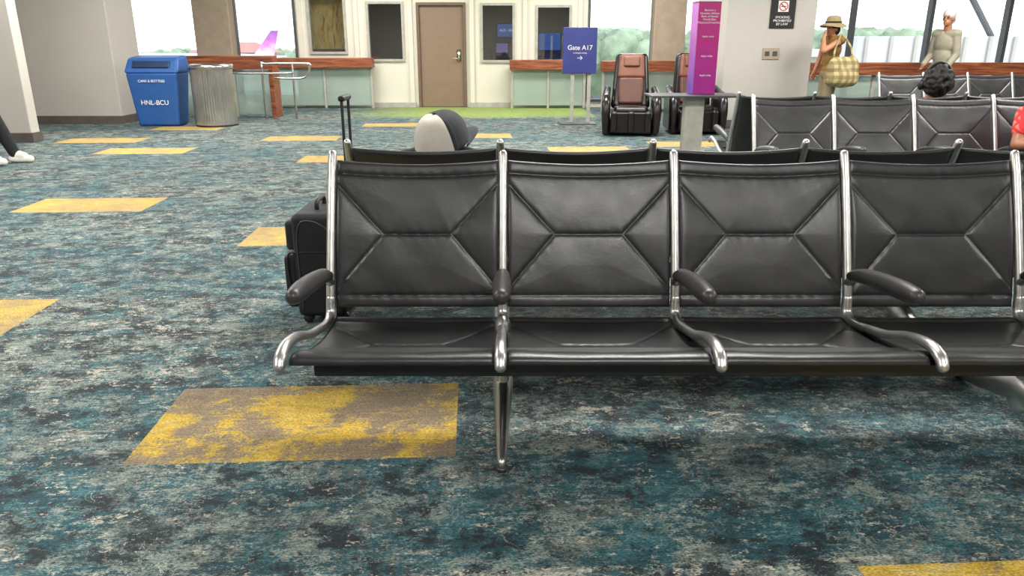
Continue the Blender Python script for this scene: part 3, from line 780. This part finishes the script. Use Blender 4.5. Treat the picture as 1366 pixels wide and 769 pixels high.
def trucker(body, H_, hf, hu, hs):
    C = H_+hu*.02-hf*.005; rows = []
    bm = bmesh.new()
    for j in range(25):
        ph = j/24*math.pi*.5
        row = []
        for i in range(96):
            th = i/96*2*math.pi
            r = math.cos(ph)**.62; z = math.sin(ph)
            sm = min(abs((th-math.pi/6*k_+math.pi) % (2*math.pi)-math.pi) for k_ in (1, 3, 5, 7, 9, 11))
            ridge = 1+.03*math.exp(-(sm/.04)**2)
            fr = .014*max(0, math.cos(th))*math.sin(ph*2)
            row.append(bm.verts.new(C+hf*(math.cos(th)*r*.122*ridge+fr)+hs*math.sin(th)*r*.108*ridge+hu*(z*.150-.03)))
        rows.append(row)
    for j in range(24):
        for i in range(96):
            f = bm.faces.new((rows[j][i], rows[j][(i+1) % 96], rows[j+1][(i+1) % 96], rows[j+1][i]))
            th = (i+.5)/96*2*math.pi; f.material_index = 0 if math.cos(th) > -.10 else 1
    bmesh.ops.recalc_face_normals(bm, faces=bm.faces)
    o = mobj('cap', bm, [M['capg'], M['capw']], body); s = o.modifiers.new('s', 'SOLIDIFY'); s.thickness = .004
    o['label'] = 'white mesh and charcoal trucker cap'
    bm = bmesh.new(); a = []
    for j in range(7):
        row = []
        for i in range(17):
            t = -1+2*i/16; rr = .116+.085*(j/6)*max(0, math.cos(t*math.pi/2))**.6
            row.append(bm.verts.new(C+hf*math.cos(t)*rr+hs*math.sin(t)*.106+hu*(-.022-.018*t*t-.006*(j/6))))
        a.append(row)
    for j in range(6):
        for i in range(16): bm.faces.new((a[j][i], a[j][i+1], a[j+1][i+1], a[j+1][i]))
    b_ = mobj('brim', bm, M['capg'], o); s = b_.modifiers.new('s', 'SOLIDIFY'); s.thickness = .005
    bm = bmesh.new(); bell(bm, C+hu*.122, (.010, .010, .006), None, 2); mobj('cap_button', bm, M['capg'], o)
    pts = [C-hf*math.cos(t)*.124+hs*math.sin(t)*.110-hu*.022 for t in [-1+.2*i for i in range(11)]]
    bm = bmesh.new(); addtube(bm, pts, .008, n=1, seg=8); mobj('cap_strap', bm, M['capg'], o)
trucker(body, H_, hf, hu, hs)
J = seated(.12, .955, -.27, (.15, 1, 0), (0, -.1, 1)); J['opt'] = {'curly': True}
body, H_, hf, hu, hs = person((3.47, 6.84, 0), J, 'seated person with dark curly hair and black headphones', M['skint'], M['dark'], M['dark'], M['dark'], M['haird'])
hp = bmesh.new()
pts = [H_+hs*math.cos(a)*.120+hu*(.0+math.sin(a)*.185)-hf*.01 for a in [i*math.pi/10 for i in range(11)]]
addtube(hp, pts, .011, n=2, seg=10)
for s_ in (-1, 1): bell(hp, H_+hs*.118*s_, (.028, .04, .045), basis(hs, hu))
bmesh.ops.recalc_face_normals(hp, faces=hp.faces)
mobj('headphones', hp, M['blackp'], body)
J = seated(0, 1.12, -.14, (0, 1, -.1), (0, 0, 1))
J['chest'] = (0, -.08, .76); J['shL'] = (-.20, -.1, .80); J['shR'] = (.20, -.1, .80); J['elR'] = (.275, -.02, .60); J['elL'] = (-.275, -.02, .60)
J = {k_: (v if k_ == 'opt' else ((-v[0], -v[1], v[2]))) for k_, v in J.items()}
J['opt'] = {'sleeve': .55}
body, H_, hf, hu, hs = person((3.885, 5.40, 0), J, 'seated person in a red cut-out top', M['skint'], M['lace'], M['dark'], M['shoe'], M['haird'])
J = seated(0, 1.18, -.16, (0, 1, 0), (0, 0, 1))
J['chest'] = (0, -.10, .80); J['shL'] = (-.19, -.12, .92); J['shR'] = (.19, -.12, .92); J['elL'] = (-.24, -.02, .66); J['elR'] = (.24, -.02, .66); J['wrL'] = (-.1, .22, .62); J['wrR'] = (.1, .22, .62)
J['anL'] = (-.12, .60, .11); J['anR'] = (.12, .46, .11); J['toL'] = (-.12, .77, .035); J['toR'] = (.12, .62, .035)
J = {k_: (v if k_ == 'opt' else (v[1], -v[0], v[2])) for k_, v in J.items()}
body, *_ = person((-6.25, 8.45, 0), J, 'seated person in dark trousers and white sneakers', M['skint'], M['dark'], M['dark'], M['shoe'], M['haird'])

J = dict(pelvis=(0, 0, .90), chest=(-.01, 0, 1.22), head=(-.03, -.01, 1.50), face=(-.95, -.3, -.02), hside=(.3, -.95, 0), hup=(0, 0, 1),
    shL=(.05, -.165, 1.34), shR=(-.05, .165, 1.34), elL=(-.22, -.24, 1.19), elR=(-.07, .23, 1.10), wrL=(-.19, -.12, 1.39), wrR=(-.15, .2, .88),
    hdL=(.35, .35, 1), hnL=(1, 0, -.2), hipL=(0, -.085, .86), hipR=(0, .085, .86), knL=(-.03, -.10, .47), knR=(-.01, .10, .47),
    anL=(.0, -.10, .09), anR=(.03, .11, .09), toL=(-.15, -.12, .035), toR=(-.12, .12, .035), opt={'sleeveless': True, 'curl': .9, 'loose': .014})
body, H_, hf, hu, hs = person((4.78, 11.75, 0), J, 'standing woman in straw hat, olive-brown top and khaki trousers', M['skin'], M['mustard'], M['khaki'], M['shoe'], M['haird'])
bm = bmesh.new(); rows = []
C = H_+hu*.075
for r_, z_ in ((.185, -.040), (.17, -.026), (.14, -.010), (.112, 0), (.105, .004), (.102, .05), (.092, .09), (.07, .108), (.03, .112), (.002, .110)):
    rows.append([bm.verts.new(C+hf*math.cos(t)*r_*1.06+hs*math.sin(t)*r_+hu*(z_+.012*math.cos(2*t)*(r_ > .11))) for t in [2*math.pi*i/36 for i in range(36)]])
for a_, b_ in zip(rows, rows[1:]):
    for i in range(36): bm.faces.new((a_[i], a_[(i+1) % 36], b_[(i+1) % 36], b_[i]))
o = mobj('hat', bm, M['straw'], body); s = o.modifiers.new('s', 'SOLIDIFY'); s.thickness = .005
bm = bmesh.new(); addtube(bm, [C+hf*math.cos(t)*.112+hs*math.sin(t)*.106+hu*.02 for t in [2*math.pi*i/24 for i in range(25)]], .011, n=1, seg=8, cap=False); mobj('hat_band', bm, M['dark'], o)
bg = empty('shoulder_bag', (4.84, 11.45, .80)); meta(bg, 'tan and brown checked tote bag on a woman\'s shoulder', 'bag')
def bagf(bm):
    bell(bm, Vector((0, -.03, .03)), (.25, .10, .16)); bell(bm, Vector((-.11, -.03, .14)), (.13, .075, .17)); bell(bm, Vector((.11, -.03, .16)), (.12, .07, .17))
    bell(bm, Vector((.02, -.03, .18)), (.17, .05, .14)); bell(bm, Vector((-.15, -.03, .0)), (.10, .08, .11)); bell(bm, Vector((.14, -.03, .0)), (.10, .08, .11))
fuse('bag_body', bagf, M['plaid'], bg, vox=.012)
tube('strap', [(-.15, -.02, .24), (-.13, .02, .40), (-.07, .07, .54), (-.02, .12, .62), (.05, .07, .54), (.10, .0, .42), (.12, -.02, .28)], .014, M['plaid'], bg, n=5, seg=10)

J = dict(pelvis=(0.0, 0, .94), chest=(.02, 0, 1.30), head=(-.01, -.03, 1.655), face=(-.8, -.55, -.1), hside=(.55, -.8, 0), hup=(-.05, 0, 1),
    shL=(.09, -.14, 1.43), shR=(-.06, .14, 1.43), elL=(.11, -.18, 1.13), elR=(-.08, .17, 1.13), wrL=(-.04, -.22, .94), wrR=(-.22, .08, 1.0),
    hdL=(-.6, .0, -.7), hdR=(-.4, -.3, -.7), hnL=(-.5, 0, 0), hnR=(-.5, 0, .2), hipL=(.03, -.09, .90), hipR=(-.03, .09, .90), knL=(.02, -.11, .49), knR=(-.05, .10, .49),
    anL=(.04, -.12, .09), anR=(-.03, .11, .09), toL=(-.10, -.2, .035), toR=(-.17, .03, .035), opt={'long': True, 'loose': .02, 'slim': .95})
body, H_, hf, hu, hs = person((6.55, 11.95, 0), J, 'standing man with white hair in greige long-sleeved shirt and khakis', M['skinl'], M['tee'], M['khaki'], M['shoe'], M['hairw'])

# ------------------------------------------------------------------ outside
gz = -6
bm = bmesh.new(); bmesh.ops.create_grid(bm, x_segments=1, y_segments=1, size=1)
for v in bm.verts: v.co = Vector((v.co.x*700, 420+v.co.y*398, gz))
o = mobj('apron_ground', bm, M['tarmac'], smooth=False); meta(o, 'pale sunlit airport apron outside the windows', 'ground', 'stuff')
def treeline(x0, x1, y, zt, n, seed):
    rnd = random.Random(seed); bm = bmesh.new()
    for i in range(n):
        x = x0+(x1-x0)*rnd.random(); r = rnd.uniform(1.0, 2.4)
        bmesh.ops.create_icosphere(bm, subdivisions=2, radius=1, matrix=Matrix.Translation((x, y+rnd.uniform(-6, 6), zt-r+rnd.uniform(-1.4, .5))) @ Matrix.Diagonal((r*1.3, r, r, 1)))
    for v in bm.verts: v.co += Vector((rnd.uniform(-.4, .4), 0, rnd.uniform(-.4, .4)))
    addbox(bm, x0, x1, y, y+3, gz, zt-2.5)
    o = mobj('tree_line', bm, M['tree'], smooth=False); meta(o, 'band of green trees with haze in their colour beyond the apron', 'trees', 'stuff')
treeline(-150, -60, 235, -.2, 160, 1); treeline(10, 60, 110, 3.0, 280, 2); treeline(60, 180, 190, 2.4, 200, 5)
hz = empty('red_roofed_building', (-70, 200, gz)); meta(hz, 'low building with red hipped roof beyond the apron', 'building')
box('walls', -9, 9, -4, 4, 0, 5.4, M['concl'], hz)
bm = bmesh.new(); vs = addbox(bm, -10.5, 10.5, -5, 5, 5.4, 7.9)
for v in vs[4:]: v.co.x *= .45; v.co.y *= .1
mobj('roof', bm, M['roof'], hz, smooth=False)
def plane(loc, rz, lab):
    r = empty('airliner', loc, rz); meta(r, lab, 'aeroplane')
    tube('fuselage', [(-17, 0, 3.3), (-15, 0, 3.4), (-10, 0, 3.5), (8, 0, 3.5), (14, 0, 3.9), (18, 0, 4.4)], [.9, 1.6, 2.0, 2.0, 1.3, .35], M['jet'], r, n=5, seg=20)
    for nm, pts, th, mt in (('tail_fin', [(13.2, 5), (17.6, 5), (19.0, 10.2), (17.4, 10.2)], .35, 'purple'),):
        bm = bmesh.new()
        a = [bm.verts.new((x, -th/2, z)) for x, z in pts]; b = [bm.verts.new((x, th/2, z)) for x, z in pts]
        bm.faces.new(a); bm.faces.new(b[::-1])
        for i in range(4): bm.faces.new((a[i], b[i], b[(i+1) % 4], a[(i+1) % 4]))
        bmesh.ops.recalc_face_normals(bm, faces=bm.faces); mobj(nm, bm, M[mt], r, smooth=False)
    for sy in (-1, 1):
        for nm, pts, z in (('wing', [(-4, 1.5), (3, 1.5), (7, 16), (5.5, 16)], 2.8), ('tailplane', [(14, .6), (17.5, .6), (19, 5.5), (17.8, 5.5)], 4.6)):
            bm = bmesh.new(); a = [bm.verts.new((x, sy*y, z)) for x, y in pts]; b = [bm.verts.new((x, sy*y, z+.3)) for x, y in pts]
            bm.faces.new(a); bm.faces.new(b[::-1])
            for i in range(4): bm.faces.new((a[i], b[i], b[(i+1) % 4], a[(i+1) % 4]))
            bmesh.ops.recalc_face_normals(bm, faces=bm.faces); mobj(nm, bm, M['jet'], r, smooth=False)
        tube('engine', [(-4, sy*5, 1.9), (-2, sy*5, 1.9), (0, sy*5, 2.0)], [.95, 1.0, .6], M['jet'], r, n=3, seg=16)
        tube('main_gear', [(1, sy*2.5, .5), (1, sy*2.5, 2.8)], [.5, .2], M['frame'], r, n=1)
    tube('nose_gear', [(-13, 0, .45), (-13, 0, 2.4)], [.4, .15], M['frame'], r, n=1)
plane((-70, 172, gz), 0.05, 'white airliner with pink and purple tail fin')
plane((-88, 130, gz), .15, 'white airliner with pink tail parked on apron')
jb = empty('jet_bridge', (15.5, 32, gz)); meta(jb, 'pale jet bridge with ribbed sides outside the windows', 'jet bridge')
box('tunnel', -1.5, 9, 0, 2.6, 5.6, 7.6, M['stuffw'], jb, .05)
boxes('rib', [(x, x+.12, -.12, 0, 5.6, 7.6) for x in [-1.2+i*1.0 for i in range(10)]], M['concl'], jb)
boxes('support', [(0, .5, .9, 1.6, 0, 5.6), (6, 6.6, .9, 1.6, 0, 5.6)], M['frame'], jb)
tube('boom', [(1.0, .5, 12.0), (4.2, .5, 7.6)], .12, M['frame'], jb, n=1)
tb = empty('apron_building', (24, 60, gz)); meta(tb, 'long low pale airport building with flat roof', 'building')
box('walls', -1, 45, 0, 10, 0, 6.4, M['concl'], tb); box('parapet', -1.6, 46, -.5, 10.5, 6.4, 6.9, M['stuffw'], tb)
boxes('windows', [(x, x+2.2, -.1, 0, 4.2, 5.6) for x in range(2, 44, 4)], M['frame'], tb)

# ------------------------------------------------------------------ lights
def area(name, loc, sx, sy, pw, col=(1, .975, .94)):
    l = bpy.data.lights.new(name, 'AREA'); l.shape = 'RECTANGLE'; l.size = sx; l.size_y = sy; l.energy = pw; l.color = col
    o = bpy.data.objects.new(name, l); o.location = loc; link(o); meta(o, 'ceiling light', 'light'); return o
for i, (x, y) in enumerate([(-5, 0), (1, -1.5), (6.5, 0), (-5, 5), (1, 4.6), (6.5, 5), (-5, 10), (1, 10), (6.5, 9.6), (-3, 14.3), (1.5, 14.3)]):
    area('ceiling_panel_light', (x, y, H-.04), 2.6, .9, (225 if y < 2 else 260) if y < 12 else 175)
for x in (-3, 0): area('office_fill_light', (x, 18.4, 2.43), 1.2, .6, 22)  # added fill lamps that brighten the office behind its windows
W = bpy.data.worlds.new('World'); S.world = W; W.use_nodes = True
nt = W.node_tree; bgd = nt.nodes['Background']
tc = nt.nodes.new('ShaderNodeTexCoord'); sp = nt.nodes.new('ShaderNodeSeparateXYZ'); nt.links.new(tc.outputs['Generated'], sp.inputs[0])
cr = nt.nodes.new('ShaderNodeValToRGB'); nt.links.new(sp.outputs[2], cr.inputs[0])
cr.color_ramp.elements[0].position = 0; cr.color_ramp.elements[0].color = (.93, .95, .97, 1)
cr.color_ramp.elements[1].position = .5; cr.color_ramp.elements[1].color = (.70, .82, .98, 1)
nt.links.new(cr.outputs[0], bgd.inputs[0]); bgd.inputs[1].default_value = 2.8
sl = bpy.data.lights.new('sun', 'SUN'); sl.energy = 1.8; sl.angle = .02; so = bpy.data.objects.new('sun', sl); so.rotation_euler = (math.radians(35), math.radians(12), 0); link(so)
meta(so, 'sun', 'light')

# ------------------------------------------------------------------ camera
cam = bpy.data.cameras.new('camera'); cam.sensor_width = 36; cam.lens = 36*1000/1366; cam.clip_end = 2000
co = bpy.data.objects.new('camera', cam); co.location = (0, 0, 1.28); co.rotation_euler = (math.radians(72), 0, 0); link(co)
S.camera = co
